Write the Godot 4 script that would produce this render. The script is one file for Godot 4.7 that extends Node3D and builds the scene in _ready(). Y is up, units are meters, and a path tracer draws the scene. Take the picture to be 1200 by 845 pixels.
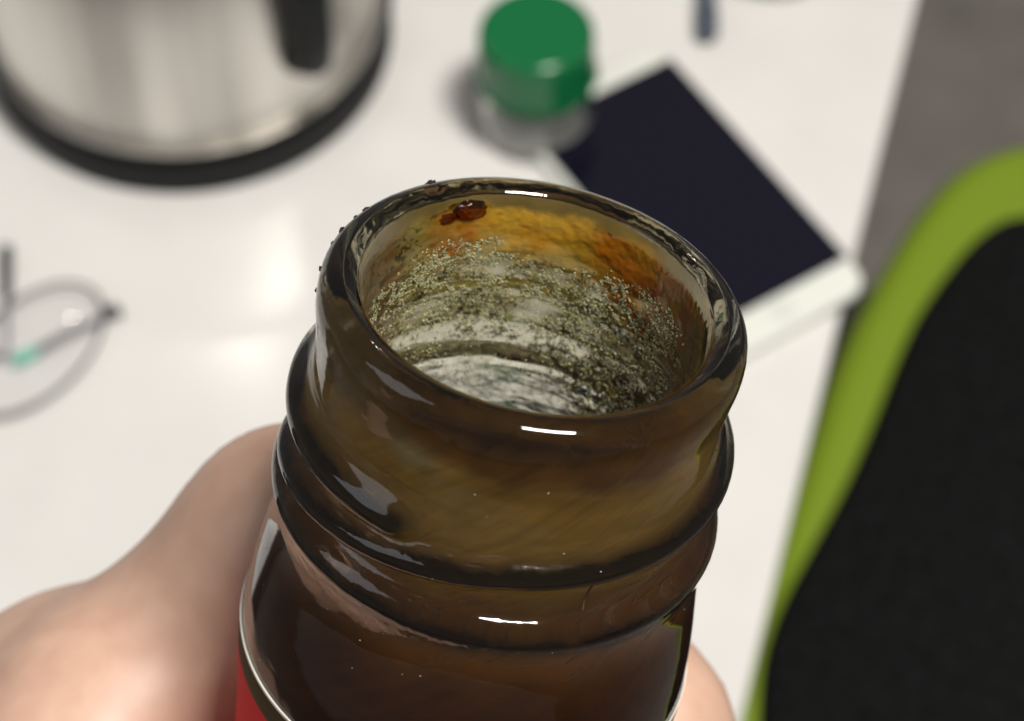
extends Node3D

# ---------------------------------------------------------------- small helpers
var taken := {}


func numbered(called: String) -> String:
	var n: int = taken.get(called, 0)
	taken[called] = n + 1
	return called if n == 0 else "%s_%03d" % [called, n]


func tag(o: Node3D, label: String, category: String, group := "", kind := "") -> Node3D:
	if label:
		o.set_meta("label", label)
	if category:
		o.set_meta("category", category)
	if group:
		o.set_meta("group", group)
	if kind:
		o.set_meta("kind", kind)
	return o


func thing(called: String, label: String, category: String, at := Transform3D(), group := "") -> Node3D:
	var o := Node3D.new()
	o.name = numbered(called)
	add_child(o, true)
	o.transform = at
	tag(o, label, category, group)
	return o


func part(called: String, mesh: Mesh, m: Material, parent: Node3D, at := Transform3D(), kind := "") -> MeshInstance3D:
	var o := MeshInstance3D.new()
	var n := 1
	o.name = called
	while parent.has_node(NodePath(String(o.name))):
		o.name = "%s_%03d" % [called, n]
		n += 1
	o.mesh = mesh
	o.material_override = m
	o.transform = at
	parent.add_child(o, true)
	if kind:
		o.set_meta("kind", kind)
	return o


func mat(c: Color, rough := 0.6, metal := 0.0, spec := 0.5) -> StandardMaterial3D:
	var m := StandardMaterial3D.new()
	m.albedo_color = c.linear_to_srgb()
	m.roughness = rough
	m.metallic = metal
	m.metallic_specular = spec
	return m


func glassy(c: Color, ior := 1.5, rough := 0.0) -> StandardMaterial3D:
	var m := StandardMaterial3D.new()
	var s := c.linear_to_srgb()
	m.albedo_color = Color(s.r, s.g, s.b, 0.0)
	m.refraction_enabled = true
	m.refraction_scale = (ior - 1.0) / 10.0
	m.roughness = rough
	return m


func speckle(noise_scale: float, lo: Color, hi: Color, size := 256, kind := FastNoiseLite.TYPE_SIMPLEX_SMOOTH, noise_seed := 3) -> ImageTexture:
	var f := FastNoiseLite.new()
	f.seed = noise_seed
	f.noise_type = kind
	f.frequency = noise_scale / size
	f.fractal_octaves = 4
	var im := f.get_seamless_image(size, size, false, false, 0.2)
	im.convert(Image.FORMAT_RGBA8)
	for y in size:
		for x in size:
			var v := im.get_pixel(x, y).r
			im.set_pixel(x, y, lo.lerp(hi, v).linear_to_srgb())
	return ImageTexture.create_from_image(im)


# A sheet of nu x nv points; its outward side is du x dv. Two functions of (i, j) give a position and a linear colour.
func sheet(nu: int, nv: int, closed: bool, point: Callable, tint = null) -> ArrayMesh:
	var p := PackedVector3Array()
	var c := PackedColorArray()
	for j in nv:
		for i in nu:
			p.append(point.call(i, j))
			if tint != null:
				c.append(tint.call(i, j))
	var n := PackedVector3Array()
	n.resize(p.size())
	for j in nv:
		for i in nu:
			var i0 := posmod(i - 1, nu) if closed else maxi(i - 1, 0)
			var i1 := posmod(i + 1, nu) if closed else mini(i + 1, nu - 1)
			var j0 := maxi(j - 1, 0)
			var j1 := mini(j + 1, nv - 1)
			var du := p[j * nu + i1] - p[j * nu + i0]
			var dv := p[j1 * nu + i] - p[j0 * nu + i]
			var q := du.cross(dv)
			if q.length_squared() < 1e-24:
				q = (p[j1 * nu + posmod(i + nu / 4, nu)] - p[j1 * nu + i]).cross(dv) if j == 0 else (p[j0 * nu + posmod(i + nu / 4, nu)] - p[j0 * nu + i]).cross(dv)
			n[j * nu + i] = q.normalized()
	var ix := PackedInt32Array()
	for j in nv - 1:
		for i in (nu if closed else nu - 1):
			var a := j * nu + i
			var b := j * nu + (i + 1) % nu
			ix.append_array(PackedInt32Array([a, a + nu, b, b, a + nu, b + nu]))
	var arrays := []
	arrays.resize(Mesh.ARRAY_MAX)
	arrays[Mesh.ARRAY_VERTEX] = p
	arrays[Mesh.ARRAY_NORMAL] = n
	arrays[Mesh.ARRAY_INDEX] = ix
	if c.size():
		arrays[Mesh.ARRAY_COLOR] = c
	var m := ArrayMesh.new()
	m.add_surface_from_arrays(Mesh.PRIMITIVE_TRIANGLES, arrays)
	return m


# profile: [radius, height] from bottom outside to top; closed round the y axis
func lathe(profile: PackedVector2Array, nu := 96) -> ArrayMesh:
	var q := smooth(profile, 3)
	return sheet(nu, q.size(), true, func(i: int, j: int): return Vector3(q[j].x * sin(TAU * i / nu), q[j].y, q[j].x * cos(TAU * i / nu)))


# Catmull-Rom through the points (a doubled point makes a corner)
func smooth(p: PackedVector2Array, k: int) -> PackedVector2Array:
	var out := PackedVector2Array()
	for i in p.size() - 1:
		var a := p[maxi(i - 1, 0)]
		var d := p[mini(i + 2, p.size() - 1)]
		for s in k:
			out.append(p[i].cubic_interpolate(p[i + 1], a, d, float(s) / k))
	out.append(p[p.size() - 1])
	var clean := PackedVector2Array()
	for v in out:
		v.x = maxf(v.x, 0.0)
		if clean.is_empty() or clean[clean.size() - 1].distance_to(v) > 1e-7:
			clean.append(v)
	return clean


# a round bar along points, radius per point
func tube(path: PackedVector3Array, radii: PackedFloat32Array, nu := 16) -> ArrayMesh:
	var rings := []
	var side := Vector3.ZERO
	for j in path.size():
		var t := (path[mini(j + 1, path.size() - 1)] - path[maxi(j - 1, 0)]).normalized()
		if side == Vector3.ZERO:
			side = t.cross(Vector3.UP if absf(t.y) < 0.9 else Vector3.RIGHT).normalized()
		side = (side - t * side.dot(t)).normalized()
		rings.append([path[j], side, t.cross(side), radii[j] if j < radii.size() else radii[radii.size() - 1]])
	var first: Array = rings[0]
	var last: Array = rings[rings.size() - 1]
	rings.push_front([first[0], first[1], first[2], 0.0])
	rings.push_back([last[0], last[1], last[2], 0.0])
	return sheet(nu, rings.size(), true, func(i: int, j: int):
		var r: Array = rings[j]
		return r[0] + (r[1] * cos(TAU * i / nu) + r[2] * sin(TAU * i / nu)) * r[3])


# an upright slab over an outline (x, z), edges rounded by "round", crowned by "dome"
func slab(outline: PackedVector2Array, bottom: float, top: float, round_by: float, dome := 0.0) -> ArrayMesh:
	var o := outline.duplicate()
	if Geometry2D.is_polygon_clockwise(o):
		o.reverse()
	var mid := Vector2.ZERO
	for v in o:
		mid += v / o.size()
	var steps := []
	steps.append([1e-5, bottom])
	steps.append([1.0, bottom])
	for k in 5:
		var a := PI / 2 * k / 4
		steps.append([-round_by * (1.0 - cos(a - PI / 2)), bottom + round_by * (1.0 + sin(a - PI / 2))])
	for k in 5:
		var a := PI / 2 * k / 4
		steps.append([-round_by * (1.0 - cos(a)), top - round_by * (1.0 - sin(a))])
	var crown := 8
	for k in crown:
		var f := 1.0 - float(k + 1) / crown
		steps.append([maxf(f, 1e-5) * 0.999, top + dome * (1.0 - f * f)])
	var n := o.size()
	var inset := func(i: int, by: float) -> Vector2:
		var t := (o[(i + 1) % n] - o[posmod(i - 1, n)]).normalized()
		return o[i] + Vector2(t.y, -t.x) * by
	return sheet(n, steps.size(), true, func(i: int, j: int):
		var s: Array = steps[j]
		var q: Vector2
		if j == 0 or j == 1:
			q = mid.lerp(inset.call(i, -round_by), s[0])
		elif j < 12:
			q = inset.call(i, s[0])
		else:
			q = mid.lerp(inset.call(i, -round_by), s[0])
		return Vector3(q.x, s[1], q.y))


func rounded(outline: PackedVector2Array, passes := 3) -> PackedVector2Array:
	var o := outline
	for k in passes:
		var r := PackedVector2Array()
		for i in o.size():
			var a := o[i]
			var b := o[(i + 1) % o.size()]
			r.append(a.lerp(b, 0.25))
			r.append(a.lerp(b, 0.75))
		o = r
	return o


func rect(w: float, d: float, corner: float) -> PackedVector2Array:
	var o := PackedVector2Array()
	for k in 4:
		var c: Vector2 = Vector2(w / 2 - corner, d / 2 - corner) * [Vector2(1, 1), Vector2(-1, 1), Vector2(-1, -1), Vector2(1, -1)][k]
		for s in 7:
			o.append(c + Vector2.from_angle(PI / 2 * k + PI / 2 * s / 6.0) * corner)
	return o


# ---------------------------------------------------------------- the scene
# The jar's own axes: x to the right, y up its axis, z to the near side. Its origin is the centre of the mouth.
const JAR := Transform3D(Vector3(0.98631, -0.15662, 0.04997), Vector3(0.16492, 0.93973, -0.29984), Vector3(0.0, 0.30398, 0.95268), Vector3(0.0021, 0.5232, -0.1084))
var grain := FastNoiseLite.new()
var broad := FastNoiseLite.new()
var rng := RandomNumberGenerator.new()


func _ready() -> void:
	rng.seed = 11
	grain.seed = 5
	grain.frequency = 1.0
	broad.seed = 9
	broad.frequency = 1.0
	broad.fractal_octaves = 3

	var cam := Camera3D.new()
	cam.name = "camera"
	cam.position = Vector3(0, 0.675, 0)
	cam.rotation_degrees = Vector3(-56, 0, 0)
	var lens := CameraAttributesPhysical.new()
	lens.frustum_focal_length = 71.0
	lens.frustum_near = 0.01
	lens.frustum_far = 20.0
	lens.frustum_focus_distance = 0.188
	lens.exposure_aperture = 30.0
	cam.attributes = lens
	add_child(cam)
	cam.current = true

	var around := WorldEnvironment.new()
	around.name = "surroundings"
	var e := Environment.new()
	e.background_mode = Environment.BG_COLOR
	e.background_color = Color(0.15, 0.147, 0.142).linear_to_srgb()
	e.tonemap_mode = Environment.TONE_MAPPER_LINEAR
	e.tonemap_exposure = 1.16
	e.sdfgi_enabled = true
	e.ssao_enabled = true
	e.ssil_enabled = true
	around.environment = e
	add_child(around)

	lamp("added_soft_light", Vector3(0.52, 2.05, 0.0), Vector3(0.0, 0.4, -0.3), Vector2(0.46, 0.30), 4.1, Color(1.0, 0.98, 0.95))
	lamp("added_soft_light", Vector3(-0.40, 2.0, -1.84), Vector3(-0.1, 0.3, -0.4), Vector2(0.04, 0.04), 0.035, Color(1.0, 0.97, 0.92))
	lamp("added_soft_light", Vector3(-1.3, 1.7, 0.1), Vector3(0.0, 0.4, -0.3), Vector2(1.0, 0.8), 0.32, Color(0.97, 0.98, 1.0))  # added broad dim light for soft grey reflections on the left, no ceiling lamp

	build_room()
	build_jar()
	build_kettle()
	build_small_jar()
	build_phone()
	build_glasses()
	build_chair()
	build_hand()
	build_table_things()
	build_cup()


func lamp(called: String, at: Vector3, towards: Vector3, size: Vector2, energy: float, c: Color) -> void:
	var l := AreaLight3D.new()
	l.name = numbered(called)
	l.area_size = size
	l.area_normalize_energy = true
	l.light_energy = energy
	l.light_color = c
	l.area_range = 8.0
	l.shadow_enabled = true
	add_child(l, true)
	l.look_at_from_position(at, towards, Vector3.FORWARD)


func build_room() -> void:
	var fl := MeshInstance3D.new()
	fl.name = "floor"
	var pm := PlaneMesh.new()
	pm.size = Vector2(6, 6)
	fl.mesh = pm
	var fm := mat(Color.WHITE, 0.45)
	fm.albedo_texture = speckle(20, Color(0.20, 0.18, 0.165), Color(0.28, 0.255, 0.24))
	fm.uv1_scale = Vector3(4, 4, 1)
	fl.material_override = fm
	fl.position = Vector3(0.2, -0.74, -0.6)
	add_child(fl)
	fl.set_meta("kind", "structure")

	# the table's right edge runs from (0.175, -0.643) to (0.080, -0.311)
	var ang := atan2(0.1746 - 0.0798, 0.6426 - 0.3111)
	var at := Transform3D(Basis(Vector3.UP, -ang), Vector3(0.1746, 0, -0.6426))
	var t := thing("table", "glossy white table top that everything else stands on", "table", at)
	var tm := mat(Color.WHITE, 0.13, 0.0, 0.5)
	tm.albedo_texture = speckle(6, Color(0.72, 0.705, 0.685), Color(0.77, 0.755, 0.735))
	tm.uv1_triplanar = true
	tm.uv1_scale = Vector3(3, 3, 3)
	var top := slab(rect(1.3, 1.1, 0.02), -0.028, 0.0, 0.0025)
	part("table_top", top, tm, t, Transform3D(Basis(), Vector3(-0.65, 0, -0.14)))
	var lm := mat(Color(0.3, 0.3, 0.3), 0.35, 0.8)
	for s in [Vector2(-0.08, -0.6), Vector2(-1.2, -0.6), Vector2(-0.08, 0.33), Vector2(-1.2, 0.33)]:
		part("leg", tube(PackedVector3Array([Vector3(s.x, -0.739, s.y), Vector3(s.x, -0.028, s.y)]), PackedFloat32Array([0.018, 0.018])), lm, t)


# ---------------------------------------------------------------- the open jar
func thread_at(phi: float) -> Array:   # [height below the mouth, strength] of every turn of the thread at this angle (degrees, 0 front, 90 right)
	var out := []
	for turn in [0.0, -360.0, -720.0]:
		var a: float = phi + turn     # runs from -35 down to -500
		if a > -20.0 or a < -520.0:
			continue
		var h := 0.0
		if a > -270.0:
			h = lerpf(0.0124, 0.0126, (-35.0 - a) / 235.0)
		elif a > -360.0:
			h = lerpf(0.0126, 0.0143, (-270.0 - a) / 90.0)
		else:
			h = lerpf(0.0143, 0.0205, (-360.0 - a) / 120.0)
		var s := smoothstep(-22.0, -33.0, a) * smoothstep(-500.0, -450.0, a)
		out.append([h, s, lerpf(0.0019, 0.00155, smoothstep(-70.0, -170.0, a))])
	return out


const OUT := [[-0.00135, 0.0172], [-0.0010, 0.0180], [-0.0003, 0.0187], [0.0008, 0.01905], [0.0020, 0.0191], [0.0034, 0.01895], [0.0055, 0.0187], [0.0085, 0.0186], [0.0120, 0.0187], [0.0160, 0.0188], [0.0184, 0.0190], [0.0190, 0.0194], [0.0196, 0.0202], [0.0203, 0.0208], [0.0212, 0.02105], [0.0224, 0.02085], [0.0240, 0.0206], [0.0260, 0.0205], [0.0276, 0.0206], [0.0290, 0.0208], [0.0310, 0.0211], [0.0330, 0.0214], [0.0370, 0.02185], [0.0410, 0.0221], [0.0450, 0.0219], [0.0500, 0.0215], [0.0560, 0.0212], [0.1080, 0.0212]]
const INN := [[-0.00135, 0.0169], [-0.0009, 0.0160], [0.0000, 0.0155], [0.0015, 0.0152], [0.0040, 0.0150], [0.0100, 0.0150], [0.0200, 0.0151], [0.0250, 0.0157], [0.0300, 0.0175], [0.0350, 0.0190], [0.0410, 0.0195], [0.0500, 0.0190], [0.0560, 0.0187], [0.1080, 0.0187]]


func radius(table: Array, h: float) -> float:
	for k in table.size() - 1:
		if h <= table[k + 1][0] or k == table.size() - 2:
			var a := maxi(k - 1, 0)
			var d := mini(k + 2, table.size() - 1)
			var t: float = clampf((h - table[k][0]) / (table[k + 1][0] - table[k][0]), 0.0, 1.0)
			return cubic_interpolate_in_time(table[k][1], table[k + 1][1], table[a][1], table[d][1], t, table[k + 1][0] - table[k][0], table[a][0] - table[k][0], table[d][0] - table[k][0]) if a != k and d != k + 1 else lerpf(table[k][1], table[k + 1][1], t)
	return table[0][1]


func outer_radius(phi: float, h: float) -> float:
	var base := radius(OUT, h)
	var r := base
	if h > 0.006 and h < 0.024:
		for t in thread_at(phi):
			var d: float = absf(h - t[0]) / t[2]
			if d < 1.7:
				var crest: float = 0.0187 + 0.019 * (h - 0.008) + 0.00190 * t[1] * exp(-pow(d, 2.8))
				r = maxf(r, base + 0.5 * (crest - base + sqrt((crest - base) * (crest - base) + 1.6e-8)) - 0.00006) if t[1] > 0.0 else r
	var q := deg_to_rad(phi)
	r += 0.000022 * grain.get_noise_3d(sin(q) * 15.0, h * 800.0, cos(q) * 15.0) * smoothstep(0.010, 0.013, h) * smoothstep(0.026, 0.023, h)
	r += lerpf(0.00005, 0.00001, smoothstep(0.018, 0.026, h)) * broad.get_noise_3d(sin(q) * 1.6, h * 220.0, cos(q) * 1.6)
	r += 0.00002 * grain.get_noise_3d(sin(q) * 14.0, h * 700.0, cos(q) * 14.0) * smoothstep(0.004, 0.001, h)
	return r


func inner_radius(phi: float, h: float) -> float:
	var q := deg_to_rad(phi)
	var wave := 0.00016 * broad.get_noise_3d(sin(q) * 1.3 + 7.0, h * 330.0, cos(q) * 1.3)
	return radius(INN, h) + wave * smoothstep(0.002, 0.008, h) + 0.000028 * grain.get_noise_3d(sin(q) * 16.0 + 3.0, h * 800.0, cos(q) * 16.0) * smoothstep(0.004, 0.0, h)


func on_jar(phi: float, h: float, r: float) -> Vector3:
	var q := deg_to_rad(phi)
	return Vector3(r * sin(q), -h, r * cos(q))


func levels(a: float, b: float, step: float) -> PackedFloat32Array:
	var n := int(ceil((b - a) / step))
	var out := PackedFloat32Array()
	for k in n + 1:
		out.append(lerpf(a, b, float(k) / n))
	return out


# how the wall of the mouth is dirtied: the thick brown sauce that clings to it
func coat_tint(phi: float, h: float) -> Color:
	var q := deg_to_rad(phi)
	var s := sin(q)
	var back := -cos(q)
	var n1 := broad.get_noise_3d(s * 3.0, h * 260.0, back * 3.0)
	var n2 := grain.get_noise_3d(s * 15.0, h * 1000.0, back * 15.0)
	var n3 := grain.get_noise_3d(s * 42.0 + 3.0, h * 2600.0, back * 42.0)
	var olive := Color(0.32, 0.265, 0.060)
	var clear := Color(0.48, 0.44, 0.22)
	var gold := Color(0.72, 0.41, 0.035)
	var amber := Color(0.44, 0.14, 0.009)
	var red := Color(0.16, 0.045, 0.014)
	var dark := Color(0.030, 0.028, 0.014)
	var c := olive
	var a := 0.72 + 0.45 * n1
	# lower half: rinsed nearly clean
	var low := smoothstep(0.0115, 0.0165, h + 0.0025 * n1 - 0.004 * smoothstep(0.35, 0.9, s))
	c = c.lerp(clear, low)
	a = lerpf(a, 0.16 + 0.40 * n1 + 0.35 * n2 + 0.30 * exp(-pow((h - 0.0160) / 0.0014, 2.0)), low)
	# pale layer low down, painted for the white table seen through the glass
	var table_white := smoothstep(0.0178, 0.0200, h + 0.002 * n1) * smoothstep(0.75, 0.35, s)
	c = c.lerp(Color(0.66, 0.66, 0.58), table_white)
	a = maxf(lerpf(a, 0.62 + 0.50 * n2 + 0.3 * n1, table_white), 0.02)
	# thick band hanging under the lip, deeper to the right
	var foot := 0.0042 + 0.0035 * smoothstep(0.2, 0.85, s) + 0.0012 * n1 + 0.0007 * smoothstep(-0.2, -0.6, s)
	var band := smoothstep(foot + 0.0030, foot - 0.0012, h) * smoothstep(-0.75, -0.5, s) * smoothstep(0.0, 0.3, back)
	var goo := gold.lerp(amber, clampf(smoothstep(0.15, 0.65, s) + smoothstep(-0.2, -0.5, s) * 0.8 + 0.9 * n1, 0.0, 1.0))
	goo = goo.lerp(red, smoothstep(0.72, 0.95, s) * 0.85)
	c = c.lerp(goo, band)
	a = lerpf(a, 0.72 + 0.40 * n1 + 0.10 * n2, band)
	# left and right cheeks, brown
	var cheek := maxf(smoothstep(-0.66, -0.88, s + 0.1 * n1), smoothstep(0.64, 0.86, s + 0.1 * n1))
	c = c.lerp(red, cheek * 0.75)
	a = lerpf(a, 0.8, cheek)
	# near side: an even brown film
	var near := smoothstep(0.1, -0.35, back)
	c = c.lerp(Color(0.26, 0.14, 0.035), near)
	a = lerpf(a, 0.86, near)
	# the dark colonies between the pale ones
	var spot := smoothstep(0.02, 0.40, n2 + 0.6 * n3 + 0.7 * n1 - 0.12 + 0.45 * smoothstep(0.15, 0.6, s) - 0.35 * smoothstep(0.0150, 0.0180, h - 0.008 * smoothstep(0.2, 0.7, s))) * (1.0 - band) * (1.0 - near) * smoothstep(0.024, 0.016, h - 0.006 * smoothstep(0.3, 0.8, s))
	c = c.lerp(dark, spot * 0.9)
	a = lerpf(a, 0.92, spot * 0.9)
	var brim := 0.0003 + 0.0009 * n1 + 0.0004 * n2 
	a *= smoothstep(brim - 0.0002, brim + 0.0009, h)
	return Color(c.r, c.g, c.b, clampf(a, 0.0, 1.0))


func film_tint(phi: float, h: float) -> Color:   # seen through the near wall
	var q := deg_to_rad(phi)
	var n1 := broad.get_noise_3d(sin(q) * 2.0, h * 130.0 + 4.0, cos(q) * 2.0)
	var n2 := broad.get_noise_3d(sin(q + h * 60.0) * 9.0, h * 60.0, cos(q + h * 60.0) * 9.0)
	var c := Color(0.62, 0.385, 0.095).lerp(Color(0.27, 0.11, 0.026), smoothstep(0.012, 0.026, h + 0.004 * n1))
	c = c.lerp(Color(0.075, 0.022, 0.006), smoothstep(0.022, 0.034, h))
	var pale_streak := exp(-pow((phi + 42.0 - (h - 0.0055) * 4600.0) / 11.0, 2.0) - pow((h - 0.0058) / 0.0030, 2.0))  # pale streak painted in for light showing through thinner film
	c = c.lerp(Color(0.74, 0.66, 0.38), clampf(pale_streak * (0.9 + 0.9 * n2), 0.0, 1.0))
	c = c * (1.0 + 0.35 * n1 + 0.2 * n2)
	var front := smoothstep(-0.45, -0.05, cos(q))
	var a := lerpf(0.0, 0.84 - 0.5 * maxf(n2 + 0.5 * n1, -0.1), front)
	a = lerpf(a, 0.97, smoothstep(0.024, 0.032, h))
	a *= smoothstep(0.0012, 0.004, h + 0.0008 * n2)
	return Color(c.r, c.g, c.b, clampf(a, 0.0, 1.0))


func tinted(rough: float, through := 0.0, shine := 0.5) -> StandardMaterial3D:
	var m := StandardMaterial3D.new()
	m.metallic_specular = shine
	m.vertex_color_use_as_albedo = true
	m.transparency = BaseMaterial3D.TRANSPARENCY_ALPHA
	m.cull_mode = BaseMaterial3D.CULL_DISABLED
	m.roughness = rough
	if through > 0.0:
		m.backlight_enabled = true
		m.backlight = Color(through, through, through).linear_to_srgb()
	return m


func build_jar() -> void:
	var jar := thing("glass_jar", "open brown glass jar held in the hand, its mouth furred with grey green mould", "jar", JAR)

	# the wall: up the outside, over the lip, down the inside
	var nu := 720
	var up := levels(-0.00135, 0.0425, 0.00019)
	up.append_array(PackedFloat32Array([0.0428, 0.0434, 0.0445, 0.0455, 0.0465, 0.048, 0.05, 0.052, 0.054, 0.056, 0.07, 0.09, 0.108]))
	up.reverse()
	var down := levels(-0.00135, 0.0425, 0.00028)
	down.append_array(PackedFloat32Array([0.045, 0.0475, 0.05, 0.053, 0.056, 0.07, 0.09, 0.106]))
	var n_up := up.size()
	var nv := n_up + down.size() + 4
	var wall_tint := func(i: int, j: int):
		var h := 0.1
		if j >= 2 and j < n_up + 2:
			h = up[j - 2]
		elif j >= n_up + 2 and j < n_up + down.size() + 2:
			h = down[j - n_up - 2]
		var q := TAU * i / nu
		var n := broad.get_noise_3d(sin(q) * 2.5, h * 150.0, cos(q) * 2.5)
		var lip_tint := Color(0.17, 0.125, 0.038).lerp(Color(0.17, 0.115, 0.058), smoothstep(-0.1, 0.55, cos(q))).lerp(Color(0.31, 0.315, 0.275), smoothstep(0.6, 0.97, absf(sin(q))))  # tint of the lip: brown at front and back, greyer at the sides
		if j >= n_up + 2:
			lip_tint = lip_tint.lerp(Color(0.125, 0.088, 0.027), 0.8)
		lip_tint = lip_tint * (1.0 + 0.5 * n)
		var c: Color = lip_tint.lerp(Color(0.80, 0.80, 0.69), smoothstep(0.0036, 0.0068, h + 0.0015 * n - (0.0022 + 0.003 * smoothstep(0.4, 0.8, absf(sin(q))) if j >= n_up + 2 else 0.0)))
		# dark refraction bands of the thread and the bead, painted into the tint
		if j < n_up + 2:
			var thread_dark := 0.8 * exp(-pow((h - 0.0214) / 0.0015, 2.0))
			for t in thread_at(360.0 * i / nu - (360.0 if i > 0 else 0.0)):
				thread_dark = maxf(thread_dark, t[1] * exp(-pow((h - t[0]) / (t[2] * 0.95), 4.0)))
			c = c * Color.WHITE.lerp(Color(0.006, 0.0055, 0.004), clampf(thread_dark * (1.45 + 0.8 * n), 0.0, 0.99) * smoothstep(-0.35, 0.1, cos(q)))
		return c
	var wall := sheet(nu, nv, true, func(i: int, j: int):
		var phi := 360.0 * i / nu
		if j == 0:
			return on_jar(phi, 0.1105, 0.0)
		if j == 1:
			return on_jar(phi, 0.1105, 0.0195)
		if j < n_up + 2:
			var h: float = up[j - 2]
			return on_jar(phi, h, outer_radius(phi, h))
		if j < n_up + down.size() + 2:
			var h: float = down[j - n_up - 2]
			return on_jar(phi, h, inner_radius(phi, h))
		if j == nv - 2:
			return on_jar(phi, 0.1075, 0.0185)
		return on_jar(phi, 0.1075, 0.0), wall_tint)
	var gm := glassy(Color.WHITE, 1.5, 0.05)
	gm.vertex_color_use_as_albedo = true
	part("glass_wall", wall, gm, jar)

	# brown film clinging to the inside of the glass, seen through the near wall and the shoulder
	var fh := levels(0.0012, 0.045, 0.0003)
	var film := sheet(400, fh.size(), true, func(i: int, j: int):
		var phi := 360.0 * i / 400
		return on_jar(phi, fh[j], inner_radius(phi, fh[j]) + 0.00006), func(i: int, j: int): return film_tint(fposmod(360.0 * i / 400 + 180.0, 360.0) - 180.0, fh[j]))
	part("sauce_film", film, tinted(0.5, 0.8, 0.0), jar)

	# the coat on the inside of the mouth
	var ch := levels(-0.0004, 0.030, 0.00012)
	var coat := sheet(760, ch.size(), true, func(i: int, j: int):
		var phi := 360.0 * i / 760
		var t := coat_tint(phi, ch[j])
		var q := deg_to_rad(phi)
		var lump := 0.00005 * grain.get_noise_3d(sin(q) * 16.0, ch[j] * 1000.0, cos(q) * 16.0) + 0.00012 * broad.get_noise_3d(sin(q) * 4.0, ch[j] * 500.0, cos(q) * 4.0)
		return on_jar(phi, ch[j], inner_radius(phi, ch[j]) - 0.00012 - 0.0002 * t.a - lump), func(i: int, j: int): return coat_tint(360.0 * i / 760, ch[j]))
	var wet := tinted(0.34, 0.9)
	wet.clearcoat_enabled = true
	wet.clearcoat = 0.5
	wet.clearcoat_roughness = 0.12
	part("sauce_residue", coat, wet, jar)

	# what is left in the body: dark sauce up to a level surface
	var lh := levels(0.0, 1.0, 0.03)
	var sauce := sheet(160, lh.size() + 2, true, func(i: int, j: int):
		var phi := 360.0 * i / 160
		var q := deg_to_rad(phi)
		var top := 0.037 - (0.1566 * -sin(q) + 0.304 * cos(q)) * -0.0195 / 0.94
		if j == 0:
			return on_jar(phi, 0.1076, 0.0)
		if j == lh.size() + 1:
			return on_jar(phi, 0.037, 0.0)
		var h := lerpf(0.1076, top, lh[j - 1])
		return on_jar(phi, h, radius(INN, h) + 0.00012))
	part("sauce", sauce, mat(Color(0.022, 0.007, 0.003), 0.5, 0.0, 0.0), jar)

	# label
	var red := mat(Color(0.60, 0.010, 0.022), 0.6, 0.0, 0.2)
	var gilt := mat(Color(0.045, 0.032, 0.012), 0.6, 0.0, 0.2)
	var edge := mat(Color(0.75, 0.72, 0.66), 0.5)
	part("label_border", band_mesh(0.0404, 0.0434, 0.00018), gilt, jar)
	part("label_edge", band_mesh(0.0401, 0.0404, 0.00022), edge, jar)
	part("label", band_mesh(0.0434, 0.0980, 0.00018), red, jar)

	var seam := PackedVector3Array()
	for m in 7:
		var h := 0.0152 + 0.00062 * m
		seam.append(on_jar(25.0 - 0.5 * m, h, outer_radius(25.0 - 0.5 * m, h) - 0.00003))
	part("glass_seam", tube(seam, PackedFloat32Array([0.00005, 0.00010, 0.00011, 0.00011, 0.00011, 0.00010, 0.00004]), 8), mat(Color(0.10, 0.07, 0.035), 0.12), jar)

	build_mould(jar)
	build_drips(jar)
	build_dust(jar)


func band_mesh(h0: float, h1: float, proud: float) -> ArrayMesh:
	var outline := []
	var n := 2 if h1 - h0 < 0.001 else 9
	for k in n:
		var h := lerpf(h0, h1, pow(k / (n - 1.0), 2.0))
		outline.append([h, radius(OUT, h) + proud])
	for k in n:
		var h: float = outline[n - 1 - k][0]
		outline.append([h, radius(OUT, h) + 0.00004])
	outline.append(outline[0])
	outline.reverse()
	return sheet(240, outline.size(), true, func(i: int, j: int): return on_jar(360.0 * i / 240, outline[j][0], outline[j][1]))


func lump_mesh(n_seed: int) -> ArrayMesh:
	var f := FastNoiseLite.new()
	f.seed = n_seed
	f.frequency = 0.9
	return sheet(7, 5, true, func(i: int, j: int):
		var a := PI * (j / 4.0 - 0.5)
		var d := Vector3(cos(a) * sin(TAU * i / 7), sin(a), cos(a) * cos(TAU * i / 7))
		return d * (1.0 + 0.45 * f.get_noise_3dv(d * 2.0)))


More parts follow.
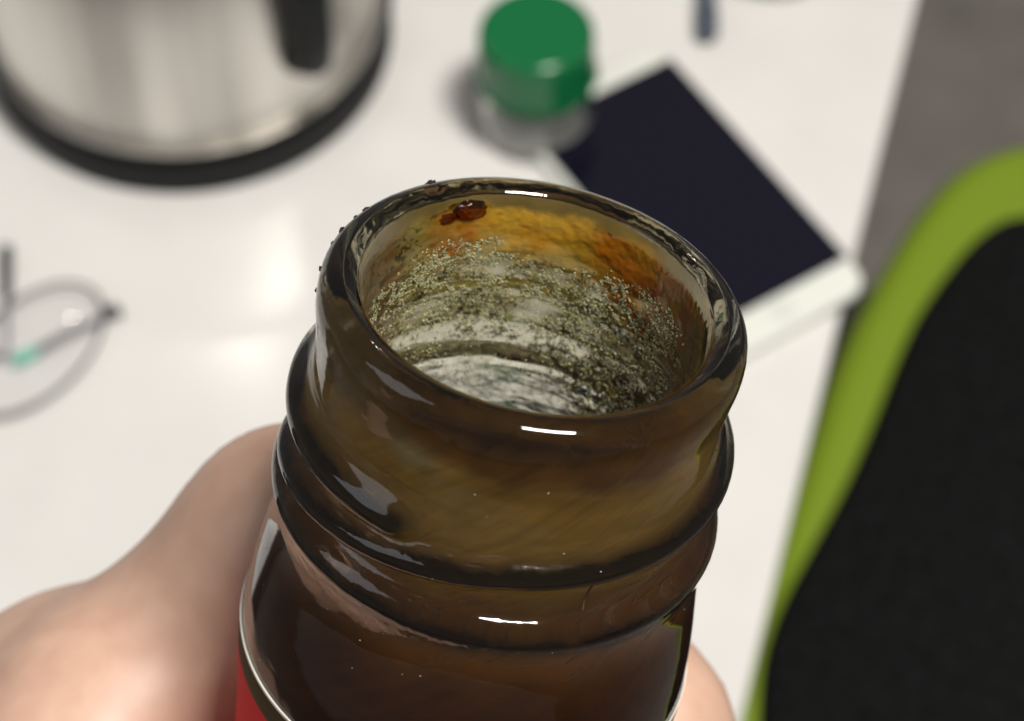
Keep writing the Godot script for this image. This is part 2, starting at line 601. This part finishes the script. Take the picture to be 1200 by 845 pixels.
func build_mould(jar: Node3D) -> void:
	var pale := [Color(0.34, 0.325, 0.18), Color(0.27, 0.275, 0.155), Color(0.42, 0.40, 0.25), Color(0.20, 0.21, 0.12), Color(0.33, 0.28, 0.12)]
	var dusk := [Color(0.05, 0.05, 0.025), Color(0.085, 0.085, 0.045), Color(0.03, 0.028, 0.016)]
	var where: Array[Transform3D] = []
	var tints: Array[Color] = []
	var tries := 0
	while where.size() < 30000 and tries < 1000000:
		tries += 1
		var phi := rng.randf_range(88.0, 275.0)
		var h := 0.0022 + 0.0255 * pow(rng.randf(), 1.1)
		var q := deg_to_rad(phi)
		var s := sin(q)
		var b := -cos(q)
		var n1 := broad.get_noise_3d(s * 3.0, h * 260.0, b * 3.0)
		var worm := grain.get_noise_3d(s * 24.0 + 9.0, h * 1600.0, b * 24.0)
		# the upper limit of the growth dips in the middle, where the sauce is thick
		var top := 0.0035 + 0.0026 * exp(-pow((s - 0.25) / 0.35, 2.0)) + 0.0012 * n1 + 0.0022 * smoothstep(-0.55, -0.9, s)
		var bottom := 0.0125 + 0.0120 * smoothstep(0.25, 0.7, s) + 0.003 * n1 - 0.002 * smoothstep(-0.4, -0.8, s)
		var dense := smoothstep(top - 0.0004, top + 0.0016, h) * smoothstep(bottom + 0.004, bottom - 0.003, h)
		dense = maxf(dense, 0.05 * smoothstep(0.027, 0.02, h) * smoothstep(top, top + 0.002, h))
		dense *= smoothstep(0.985, 0.90, absf(s)) * (0.75 + 0.5 * n1)
		var patch := grain.get_noise_3d(s * 9.0 + 5.0, h * 620.0, b * 9.0)
		dense *= 1.0 - 0.65 * exp(-pow((s + 0.05) / 0.38, 2.0)) * smoothstep(0.0085, 0.0115, h)
		dense *= smoothstep(-0.30, 0.12, patch + 0.5 * n1 + 0.08)
		if rng.randf() > dense * smoothstep(-0.12, 0.08, worm):
			continue
		var r := inner_radius(phi, h) - 0.00025
		var at := on_jar(phi, h, r)
		var size := rng.randf_range(0.000045, 0.000105) * (1.25 if rng.randf() < 0.12 else 1.0)
		var bs := Basis.from_euler(Vector3(rng.randf() * TAU, rng.randf() * TAU, 0)).scaled(Vector3.ONE * size)
		where.append(Transform3D(bs, at))
		var c: Color = pale[rng.randi() % pale.size()]
		if rng.randf() < 0.10 + 0.22 * smoothstep(0.2, 0.7, s) + 0.3 * n1:
			c = dusk[rng.randi() % dusk.size()]
		tints.append(c * rng.randf_range(0.8, 1.2))
	var m := mat(Color.WHITE, 1.0, 0.0, 0.0)
	m.vertex_color_use_as_albedo = true
	for k in 3:
		var mm := MultiMesh.new()
		mm.transform_format = MultiMesh.TRANSFORM_3D
		mm.use_colors = true
		mm.mesh = lump_mesh(20 + k)
		var n := 0
		for i in range(k, where.size(), 3):
			n += 1
		mm.instance_count = n
		for i in n:
			mm.set_instance_transform(i, where[i * 3 + k])
			mm.set_instance_color(i, tints[i * 3 + k])
		var o := MultiMeshInstance3D.new()
		o.name = "mould" if k == 0 else "mould_%03d" % k
		o.multimesh = mm
		o.material_override = m
		jar.add_child(o)
		o.set_meta("kind", "stuff")


func blob(size: Vector3, n_seed: int, rough := 0.25, nu := 28) -> ArrayMesh:
	var f := FastNoiseLite.new()
	f.seed = n_seed
	f.frequency = 0.8
	var nv := nu / 2 + 1
	return sheet(nu, nv, true, func(i: int, j: int):
		var a := PI * (float(j) / (nv - 1) - 0.5)
		var d := Vector3(cos(a) * sin(TAU * i / nu), sin(a), cos(a) * cos(TAU * i / nu))
		return d * size * (1.0 + rough * f.get_noise_3dv(d * 1.6)))


func stuck(phi: float, h: float, r: float) -> Transform3D:   # x along the wall, y up, z out of the wall
	var q := deg_to_rad(phi)
	return Transform3D(Basis(Vector3.UP, q), on_jar(phi, h, r))


func build_dust(jar: Node3D) -> void:
	var mm := MultiMesh.new()
	mm.transform_format = MultiMesh.TRANSFORM_3D
	mm.mesh = lump_mesh(31)
	mm.instance_count = 20
	for i in 20:
		var phi := rng.randf_range(-85.0, 85.0)
		var h := rng.randf_range(0.002, 0.040)
		var size := rng.randf_range(0.00002, 0.00006)
		mm.set_instance_transform(i, Transform3D(Basis.from_euler(Vector3(rng.randf() * TAU, rng.randf() * TAU, 0)).scaled(Vector3(1.6, 1, 1) * size), on_jar(phi, h, outer_radius(phi, h))))
	var o := MultiMeshInstance3D.new()
	o.name = "dust"
	o.multimesh = mm
	o.material_override = mat(Color(0.5, 0.47, 0.42), 0.8)
	jar.add_child(o)
	o.set_meta("kind", "stuff")


func build_drips(jar: Node3D) -> void:
	# thick drop hanging on the inner edge of the lip
	var drop := glassy(Color(0.45, 0.15, 0.035), 1.4)
	part("sauce_drip", blob(Vector3(0.0021, 0.0010, 0.0008), 3, 0.3, 40), drop, jar, stuck(203.0, 0.0008, 0.0154))
	part("sauce_drip", blob(Vector3(0.0020, 0.0007, 0.0006), 4, 0.3, 40), drop, jar, stuck(211.0, 0.0012, 0.0154))
	for a in [[197.0, 0.0019, 0.00030], [192.0, 0.0012, 0.00022], [206.0, 0.0024, 0.00026], [184.0, 0.0016, 0.00020]]:
		part("sauce_drip", blob(Vector3(1.4, 1.0, 0.9) * a[2], int(a[0]), 0.3, 16), drop, jar, stuck(a[0], a[1], 0.0152))
	var crust := mat(Color(0.014, 0.008, 0.005), 0.5, 0.0, 0.3)
	for a in [[-96.0, 0.0008, 0.00032], [-106.0, 0.0002, 0.00026], [-112.0, 0.0, 0.00042], [-119.0, -0.0002, 0.00028], [-124.0, -0.0002, 0.00036], [-148.0, -0.0006, 0.00045], [-151.0, -0.0002, 0.0003], [-92.0, 0.0022, 0.00026]]:
		part("dried_sauce_speck", blob(Vector3(1.3, 0.8, 0.75) * a[2] * 0.8, int(-a[0]), 0.9, 16), crust, jar, stuck(a[0], a[1], radius(OUT, a[1]) - 0.00004))
	var pale := mat(Color(0.62, 0.58, 0.48), 0.35)
	part("pale_flake", blob(Vector3(0.0007, 0.0016, 0.00018), 8, 0.4), pale, jar, stuck(111.0, 0.0052, 0.0149))
	part("pale_flake", blob(Vector3(0.0003, 0.0008, 0.00014), 9, 0.4), pale, jar, stuck(126.0, 0.0030, 0.0150))


# ---------------------------------------------------------------- things on the table
func build_kettle() -> void:
	var k := thing("kettle", "brushed steel electric kettle with a black base ring at the back of the table", "kettle", Transform3D(Basis(), Vector3(-0.1356, 0, -0.6204)))
	var black := mat(Color(0.011, 0.012, 0.013), 0.55, 0.0, 0.3)
	var steel := mat(Color(0.70, 0.67, 0.62), 0.42, 1.0)
	steel.albedo_texture = speckle(9, Color(0.42, 0.40, 0.37), Color(0.92, 0.89, 0.84), 256, FastNoiseLite.TYPE_SIMPLEX_SMOOTH, 8)  # streaks in the colour stand in for uneven reflections on the steel
	steel.albedo_color = Color.WHITE
	steel.uv1_triplanar = true
	steel.uv1_scale = Vector3(3.2, 0.22, 3.2)
	part("base_ring", lathe(PackedVector2Array([Vector2(0, 0.0), Vector2(0.0835, 0.0), Vector2(0.0835, 0.0), Vector2(0.0850, 0.003), Vector2(0.0846, 0.0170), Vector2(0.083, 0.0205), Vector2(0.080, 0.0215), Vector2(0.080, 0.0215), Vector2(0, 0.0215)])), black, k)
	part("body", lathe(PackedVector2Array([Vector2(0, 0.0218), Vector2(0.0770, 0.0218), Vector2(0.0770, 0.0218), Vector2(0.0793, 0.0235), Vector2(0.0798, 0.027), Vector2(0.0797, 0.05), Vector2(0.078, 0.080), Vector2(0.073, 0.105), Vector2(0.064, 0.128), Vector2(0.059, 0.136), Vector2(0.059, 0.136), Vector2(0, 0.136)])), steel, k)
	part("lid", lathe(PackedVector2Array([Vector2(0, 0.1365), Vector2(0.057, 0.1365), Vector2(0.057, 0.1365), Vector2(0.056, 0.142), Vector2(0.03, 0.147), Vector2(0, 0.148)])), steel, k)
	part("lid_knob", lathe(PackedVector2Array([Vector2(0.006, 0.1485), Vector2(0.006, 0.153), Vector2(0.012, 0.158), Vector2(0.012, 0.163), Vector2(0.006, 0.167), Vector2(0, 0.1675)]), 32), black, k)
	var spine := PackedVector3Array()
	var turn := deg_to_rad(42.0)
	for p in [Vector2(0.074, 0.060), Vector2(0.081, 0.056), Vector2(0.0870, 0.060), Vector2(0.0885, 0.075), Vector2(0.089, 0.096), Vector2(0.088, 0.116), Vector2(0.080, 0.128), Vector2(0.062, 0.130)]:
		spine.append(Vector3(p.x * sin(turn), p.y, p.x * cos(turn)))
	part("handle", tube(spine, PackedFloat32Array([0.008, 0.0085, 0.0085, 0.0085, 0.0085, 0.0085, 0.0085, 0.008])), black, k)
	part("spout", tube(PackedVector3Array([Vector3(-0.05, 0.095, -0.03), Vector3(-0.075, 0.112, -0.045), Vector3(-0.090, 0.132, -0.054)]), PackedFloat32Array([0.022, 0.016, 0.011])), steel, k)


func build_small_jar() -> void:
	var j := thing("spice_jar", "small clear glass jar with a shiny green screw cap beside the phone", "jar", Transform3D(Basis().scaled(Vector3(1.04, 1.14, 1.04)), Vector3(0.0095, 0, -0.5735)))
	var green := mat(Color(0.005, 0.14, 0.045), 0.2)
	part("cap", lathe(PackedVector2Array([Vector2(0, 0.0292), Vector2(0.0225, 0.0292), Vector2(0.0225, 0.0292), Vector2(0.0232, 0.0303), Vector2(0.0228, 0.036), Vector2(0.0222, 0.046), Vector2(0.0212, 0.0488), Vector2(0.0190, 0.0500), Vector2(0.0175, 0.0496), Vector2(0, 0.0494)])), green, j)
	part("cap_skirt", lathe(PackedVector2Array([Vector2(0.0205, 0.0262), Vector2(0.0225, 0.0262), Vector2(0.0225, 0.0262), Vector2(0.0225, 0.0288), Vector2(0.0225, 0.0288), Vector2(0.0205, 0.0288)])), mat(Color(0.02, 0.04, 0.03), 0.4), j)
	part("glass", lathe(PackedVector2Array([Vector2(0, 0), Vector2(0.019, 0.0), Vector2(0.0215, 0.002), Vector2(0.0222, 0.006), Vector2(0.0220, 0.020), Vector2(0.0198, 0.0240), Vector2(0.0185, 0.029), Vector2(0.0185, 0.029), Vector2(0.0170, 0.029), Vector2(0.0170, 0.029), Vector2(0.0180, 0.0240), Vector2(0.0202, 0.020), Vector2(0.0203, 0.006), Vector2(0.018, 0.003), Vector2(0, 0.003)])), glassy(Color(0.88, 0.90, 0.88)), j)
	part("contents", lathe(PackedVector2Array([Vector2(0, 0.0032), Vector2(0.0178, 0.0034), Vector2(0.0199, 0.0065), Vector2(0.0197, 0.011), Vector2(0, 0.012)])), mat(Color(0.62, 0.60, 0.59), 0.8), j)


func build_phone() -> void:
	# along: the long side, from the far end to the near end
	var along := Vector3(0.1397 - 0.0606, 0, -0.4864 + 0.6122).normalized()
	var across := Vector3(along.z, 0, -along.x)
	var centre := Vector3(0.1001, 0, -0.5493) - across * 0.0375
	var ph := thing("phone", "white phone with a dark blank screen lying face up over the table edge", "phone", Transform3D(Basis(across, Vector3.UP, along), centre + Vector3(0, 0.0004, 0)))
	var white := mat(Color(0.78, 0.80, 0.74), 0.25)
	part("case", slab(rect(0.075, 0.149, 0.010), 0.0, 0.0075, 0.0028), white, ph)
	part("screen", slab(rect(0.0715, 0.122, 0.0008), 0.0074, 0.0079, 0.0002), mat(Color(0.006, 0.0055, 0.014), 0.12), ph, Transform3D(Basis(), Vector3(0.001, 0, -0.0015)))
	part("home_button", slab(rect(0.011, 0.011, 0.0054), 0.0072, 0.0078, 0.0002), mat(Color(0.7, 0.72, 0.67), 0.3), ph, Transform3D(Basis(), Vector3(0, 0, 0.0665)))
	part("earpiece", slab(rect(0.012, 0.0016, 0.0007), 0.0072, 0.0078, 0.0002), mat(Color(0.05, 0.05, 0.05), 0.5), ph, Transform3D(Basis(), Vector3(0, 0, -0.0690)))


func ring_path(c: Vector3, x: Vector3, y: Vector3, n := 48) -> PackedVector3Array:
	var p := PackedVector3Array()
	for k in n + 1:
		p.append(c + x * cos(TAU * k / n) + y * sin(TAU * k / n))
	return p


func build_glasses() -> void:
	var g := thing("eyeglasses", "round thin wire eyeglasses lying with folded arms on the white table", "glasses", Transform3D(Basis(), Vector3(-0.1825, 0, -0.4570)))
	var wire := mat(Color(0.09, 0.09, 0.095), 0.35, 0.4)
	var dark := mat(Color(0.03, 0.032, 0.032), 0.4)
	var pane := StandardMaterial3D.new()
	pane.transparency = BaseMaterial3D.TRANSPARENCY_ALPHA
	pane.albedo_color = Color(0.86, 0.82, 0.86, 0.10)
	pane.roughness = 0.02
	# the front leans on its lower rims; x runs along the front
	var x := Vector3(0.975, 0.0, -0.22).normalized()
	var y := Vector3(0.20, 0.03, -0.97).normalized()
	var n := x.cross(y).normalized()
	for s in [0, 1]:
		var c := Vector3.ZERO
		c = x * (-0.065 * s) + Vector3(0, 0.006, 0)
		part("rim", tube(ring_path(c, x * 0.0260, y * 0.0300), PackedFloat32Array([0.0008]), 8), wire, g)
		var lens := sheet(48, 7, true, func(i: int, j: int):
			var f := j / 6.0
			return c + (x * 0.0257 * cos(TAU * i / 48) + y * 0.0297 * sin(TAU * i / 48)) * f + n * 0.0018 * (1.0 - f * f))
		part("lens", lens, pane, g)
		var side := 1.0 if s == 0 else -1.0
		var hinge := c + x * 0.0250 * side + y * 0.012
		part("hinge", tube(PackedVector3Array([hinge - x * 0.001 * side, hinge + x * 0.003 * side, hinge + x * 0.004 * side - n * 0.004]), PackedFloat32Array([0.0017, 0.0022, 0.0018]), 10), dark, g)
		var tip := hinge - x * 0.105 * side - y * (0.034 if s == 0 else 0.020) - n * 0.004
		var mid := hinge.lerp(tip, 0.62)
		if s == 1:
			mid = Vector3(-0.0095, 0.004, 0.0020)
			tip = Vector3(-0.0165, 0.004, -0.0490)
			part("teal_glint_tip", tube(PackedVector3Array([mid.lerp(tip, 0.55), tip]), PackedFloat32Array([0.0022, 0.0026]), 10), dark, g)
		if s == 0:
			tip = Vector3(0.0020, 0.005, 0.0005)
			mid = hinge.lerp(tip, 0.6)
			part("teal_glint_tip", tube(PackedVector3Array([tip, tip - x * 0.008 - y * 0.003]), PackedFloat32Array([0.0019, 0.0023]), 10), mat(Color(0.02, 0.55, 0.36), 0.3), g)  # teal colour stands in for a glint off the lens coating
		part("temple", tube(PackedVector3Array([hinge + x * 0.003 * side - n * 0.003, mid, tip]), PackedFloat32Array([0.0012, 0.0015, 0.0016]), 8), wire, g)
		part("nose_pad", blob(Vector3(0.0022, 0.0036, 0.0014), 4 + s, 0.1, 16), mat(Color(0.45, 0.43, 0.43), 0.2), g, Transform3D(Basis(), c - x * 0.0262 * side - y * 0.012 + n * 0.003))
	part("bridge", tube(PackedVector3Array([x * -0.0255 + Vector3(0, 0.006, 0) + y * 0.006, x * -0.0325 + Vector3(0, 0.008, 0) + y * 0.0095, x * -0.0395 + Vector3(0, 0.006, 0) + y * 0.006]), PackedFloat32Array([0.0009]), 8), wire, g)


func build_table_things() -> void:
	var p := thing("pen", "dark blue grey pen lying at the far side of the table", "pen", Transform3D(Basis(), Vector3(0.0830, 0, -0.628)))
	var blue := mat(Color(0.10, 0.125, 0.16), 0.4)
	part("barrel", tube(PackedVector3Array([Vector3(0, 0.0045, -0.004), Vector3(0.004, 0.0045, -0.12)]), PackedFloat32Array([0.0044, 0.0044])), blue, p)
	part("cap", tube(PackedVector3Array([Vector3(-0.0006, 0.0049, 0.012), Vector3(-0.0005, 0.0049, 0.010), Vector3(0, 0.0049, -0.004)]), PackedFloat32Array([0.003, 0.0048, 0.0049])), mat(Color(0.07, 0.09, 0.12), 0.35), p)


func build_cup() -> void:
	var c := thing("cup", "grey ceramic cup at the far edge of view near the pen", "cup", Transform3D(Basis(), Vector3(0.1155, 0, -0.668)))
	part("cup_wall", lathe(PackedVector2Array([Vector2(0, 0), Vector2(0.024, 0.0), Vector2(0.024, 0.0), Vector2(0.026, 0.003), Vector2(0.034, 0.035), Vector2(0.036, 0.07), Vector2(0.0355, 0.071), Vector2(0.0335, 0.07), Vector2(0.0315, 0.035), Vector2(0.022, 0.006), Vector2(0, 0.005)])), mat(Color(0.28, 0.26, 0.25), 0.3), c)


func build_chair() -> void:
	var c := thing("chair", "bright green plastic chair with a black padded seat pulled up to the table", "chair", Transform3D(Basis(), Vector3(0.30, -0.74, -0.50)))
	var outer := PackedVector2Array([Vector2(0.300, -0.798), Vector2(0.2585, -0.780), Vector2(0.231, -0.749), Vector2(0.199, -0.695), Vector2(0.174, -0.645), Vector2(0.146, -0.5645), Vector2(0.095, -0.429), Vector2(0.07, -0.34), Vector2(0.10, -0.26), Vector2(0.17, -0.20), Vector2(0.30, -0.19), Vector2(0.44, -0.24), Vector2(0.53, -0.40), Vector2(0.55, -0.60), Vector2(0.50, -0.73), Vector2(0.40, -0.79)])
	var inner := PackedVector2Array([Vector2(0.2950, -0.733), Vector2(0.2634, -0.726), Vector2(0.2243, -0.674), Vector2(0.206, -0.637), Vector2(0.190, -0.598), Vector2(0.171, -0.557), Vector2(0.151, -0.522), Vector2(0.132, -0.488), Vector2(0.121, -0.457), Vector2(0.117, -0.415), Vector2(0.112, -0.34), Vector2(0.12, -0.27), Vector2(0.18, -0.22), Vector2(0.30, -0.21), Vector2(0.42, -0.26), Vector2(0.50, -0.40), Vector2(0.51, -0.58), Vector2(0.46, -0.69), Vector2(0.38, -0.73)])  # near left side pushed outward, standing in for shade on the green rim
	var shift := Vector2(0.30, -0.50)
	for k in outer.size():
		outer[k] -= shift
	for k in inner.size():
		inner[k] -= shift
	var green := mat(Color(0.235, 0.345, 0.020), 0.42)
	var black := mat(Color.WHITE, 0.95, 0.0, 0.12)
	black.albedo_texture = speckle(24, Color(0.004, 0.004, 0.004), Color(0.020, 0.020, 0.021))
	black.uv1_triplanar = true
	black.uv1_scale = Vector3(5, 5, 5)
	part("seat_shell", slab(rounded(outer, 2), 0.425, 0.470, 0.016, -0.004), green, c)
	part("seat_pad", slab(rounded(inner, 2), 0.455, 0.482, 0.010, 0.012), black, c)
	part("backrest", tube(PackedVector3Array([Vector3(0.22, 0.46, -0.1), Vector3(0.28, 0.6, -0.05), Vector3(0.30, 0.75, 0.05), Vector3(0.29, 0.6, 0.15), Vector3(0.22, 0.46, 0.2)]), PackedFloat32Array([0.02])), green, c)
	var steel := mat(Color(0.4, 0.4, 0.4), 0.3, 1.0)
	for s in [Vector2(-0.10, -0.20), Vector2(0.17, -0.18), Vector2(-0.12, 0.18), Vector2(0.14, 0.2)]:
		part("leg", tube(PackedVector3Array([Vector3(s.x * 1.2, 0.0, s.y * 1.2), Vector3(s.x, 0.428, s.y)]), PackedFloat32Array([0.012, 0.014])), steel, c)


# ---------------------------------------------------------------- the hand
var bones := []


func field(p: Vector3) -> float:
	var acc := 0.0
	for b in bones:
		var a: Vector3 = b[0]
		var d: Vector3 = b[1] - a
		var t := clampf((p - a).dot(d) / d.length_squared(), 0.0, 1.0)
		var dist := p.distance_to(a + d * t) - lerpf(b[2], b[3], t)
		if dist < 0.025:
			acc += exp(-dist / b[4])
	if acc <= 0.0:
		return 0.02
	var f := -log(acc) * 0.003
	return f


func build_hand() -> void:
	var k := 0.003
	# [from, to, radius, radius, blend], in the jar's axes (metres)
	var w := Vector3(-0.0696, -0.1310, -0.0012)
	var mcp := [Vector3(-0.0171, -0.0570, -0.0262), Vector3(-0.0205, -0.0770, -0.0268), Vector3(-0.0260, -0.0960, -0.0240), Vector3(-0.0330, -0.1130, -0.0170)]
	var fingers := [
		[mcp[0], Vector3(0.0120, -0.0640, -0.0315), Vector3(0.0250, -0.0712, -0.0175), Vector3(0.0312, -0.0790, 0.0005)],
		[mcp[1], Vector3(0.0140, -0.0830, -0.0330), Vector3(0.0295, -0.0890, -0.0140), Vector3(0.0310, -0.0950, 0.0080)],
		[mcp[2], Vector3(0.0100, -0.1010, -0.0330), Vector3(0.0275, -0.1060, -0.0160), Vector3(0.0310, -0.1110, 0.0040)],
		[mcp[3], Vector3(0.0020, -0.1170, -0.0310), Vector3(0.0200, -0.1210, -0.0240), Vector3(0.0290, -0.1250, -0.0080)]]
	bones.clear()
	for i in 4:
		var f: Array = fingers[i]
		var s: float = [1.0, 1.04, 0.98, 0.85][i]
		bones.append([w, f[0], 0.0170, 0.0112 * s, k])
		bones.append([f[0], f[1], 0.0104 * s, 0.0094 * s, k])
		bones.append([f[1], f[2], 0.0094 * s, 0.0086 * s, k])
		bones.append([f[2], f[3], 0.0086 * s, 0.0074 * s, k])
	for i in 3:
		bones.append([mcp[i], mcp[i + 1], 0.0100, 0.0095, k])
	# thumb, and the web between it and the first finger
	bones.append([Vector3(-0.064, -0.112, 0.006), Vector3(-0.042, -0.090, 0.026), 0.0175, 0.0125, k])
	bones.append([Vector3(-0.042, -0.090, 0.026), Vector3(-0.013, -0.096, 0.0335), 0.0118, 0.0105, k])
	bones.append([Vector3(-0.013, -0.096, 0.0335), Vector3(0.014, -0.100, 0.0330), 0.0108, 0.0085, k])
	bones.append([Vector3(-0.036, -0.076, -0.012), Vector3(-0.046, -0.088, 0.016), 0.0125, 0.0120, k])
	bones.append([Vector3(-0.046, -0.092, -0.010), Vector3(-0.052, -0.104, 0.008), 0.0140, 0.0150, k])
	# wrist and forearm
	bones.append([w, Vector3(-0.19, -0.24, 0.004), 0.0230, 0.0330, k])
	bones.append([Vector3(-0.040, -0.088, -0.024), Vector3(-0.082, -0.122, -0.010), 0.0155, 0.0200, k])
	var skin := mat(Color.WHITE, 0.48, 0.0, 0.5)
	skin.albedo_texture = speckle(7, Color(0.46, 0.275, 0.20), Color(0.60, 0.395, 0.30))
	skin.uv1_triplanar = true
	skin.uv1_scale = Vector3(22, 22, 22)
	var h := thing("person", "bare hand gripping the brown glass jar from behind", "hand", JAR)
	part("hand", nets(0.0016), skin, h)
	# nails: [middle of the last joint, finger tip, outward]
	var nail := mat(Color(0.60, 0.40, 0.33), 0.3)
	var ends := [[Vector3(-0.013, -0.096, 0.0335), Vector3(0.014, -0.100, 0.0330), Vector3(0, 0, 1), 0.0090]]
	for f in fingers:
		ends.append([f[2], f[3], Vector3(f[3].x, 0, f[3].z).normalized(), 0.0074])
	for n in ends:
		var along: Vector3 = (n[1] - n[0]).normalized()
		var out: Vector3 = (n[2] - along * n[2].dot(along)).normalized()
		part("fingernail", blob(Vector3(0.0046, 0.0008, 0.0056), 2, 0.05, 20), nail, h, Transform3D(Basis(out.cross(along), out, along), n[1] + along * 0.0012 + out * (n[3] - 0.0004)))


func nets(cell: float) -> ArrayMesh:
	# surface nets over the cells near the bones
	var value := {}
	var near := {}
	var big := cell * 4.0
	for b in bones:
		var reach: float = maxf(b[2], b[3]) + big * 1.2
		var lo := Vector3(minf(b[0].x, b[1].x), minf(b[0].y, b[1].y), minf(b[0].z, b[1].z)) - Vector3.ONE * reach
		var hi := Vector3(maxf(b[0].x, b[1].x), maxf(b[0].y, b[1].y), maxf(b[0].z, b[1].z)) + Vector3.ONE * reach
		var p0 := Vector3i((lo / big).floor())
		var p1 := Vector3i((hi / big).ceil())
		for x in range(p0.x, p1.x + 1):
			for y in range(p0.y, p1.y + 1):
				for z in range(p0.z, p1.z + 1):
					near[Vector3i(x, y, z)] = true
	var blocks := []
	for b in near:
		if absf(field((Vector3(b) + Vector3.ONE * 0.5) * big)) < big * 1.25:
			blocks.append(b)
	for b in blocks:
		for x in 5:
			for y in 5:
				for z in 5:
					var q := Vector3i(b.x * 4 + x, b.y * 4 + y, b.z * 4 + z)
					if not value.has(q):
						value[q] = field(Vector3(q) * cell)
	var index := {}
	var pts := PackedVector3Array()
	var nrm := PackedVector3Array()
	var corner := [Vector3i(0, 0, 0), Vector3i(1, 0, 0), Vector3i(0, 1, 0), Vector3i(1, 1, 0), Vector3i(0, 0, 1), Vector3i(1, 0, 1), Vector3i(0, 1, 1), Vector3i(1, 1, 1)]
	var edges := [[0, 1], [2, 3], [4, 5], [6, 7], [0, 2], [1, 3], [4, 6], [5, 7], [0, 4], [1, 5], [2, 6], [3, 7]]
	for q in value:
		var v := []
		var ok := true
		var inside := 0
		for c in corner:
			if not value.has(q + c):
				ok = false
				break
			v.append(value[q + c])
			if value[q + c] < 0.0:
				inside += 1
		if not ok or inside == 0 or inside == 8:
			continue
		var sum := Vector3.ZERO
		var n := 0
		for e in edges:
			var a: float = v[e[0]]
			var b: float = v[e[1]]
			if (a < 0.0) != (b < 0.0):
				sum += Vector3(corner[e[0]]).lerp(Vector3(corner[e[1]]), a / (a - b))
				n += 1
		index[q] = pts.size()
		var p: Vector3 = (Vector3(q) + sum / n) * cell
		pts.append(p)
		var d := cell * 0.4
		nrm.append(Vector3(field(p + Vector3(d, 0, 0)) - field(p - Vector3(d, 0, 0)), field(p + Vector3(0, d, 0)) - field(p - Vector3(0, d, 0)), field(p + Vector3(0, 0, d)) - field(p - Vector3(0, 0, d))).normalized())
	var ix := PackedInt32Array()
	var axes := [[Vector3i(1, 0, 0), Vector3i(0, 1, 0), Vector3i(0, 0, 1)], [Vector3i(0, 1, 0), Vector3i(0, 0, 1), Vector3i(1, 0, 0)], [Vector3i(0, 0, 1), Vector3i(1, 0, 0), Vector3i(0, 1, 0)]]
	for q in value:
		for a in axes:
			if not value.has(q + a[0]):
				continue
			var s0: bool = value[q] < 0.0
			if s0 == (value[q + a[0]] < 0.0):
				continue
			var quad := [q - a[1] - a[2], q - a[2], q, q - a[1]]
			var all := true
			for c in quad:
				if not index.has(c):
					all = false
			if not all:
				continue
			var i := [index[quad[0]], index[quad[1]], index[quad[2]], index[quad[3]]]
			if s0:
				ix.append_array(PackedInt32Array([i[0], i[2], i[1], i[0], i[3], i[2]]))
			else:
				ix.append_array(PackedInt32Array([i[0], i[1], i[2], i[0], i[2], i[3]]))
	var arrays := []
	arrays.resize(Mesh.ARRAY_MAX)
	arrays[Mesh.ARRAY_VERTEX] = pts
	arrays[Mesh.ARRAY_NORMAL] = nrm
	arrays[Mesh.ARRAY_INDEX] = ix
	var m := ArrayMesh.new()
	m.add_surface_from_arrays(Mesh.PRIMITIVE_TRIANGLES, arrays)
	return m
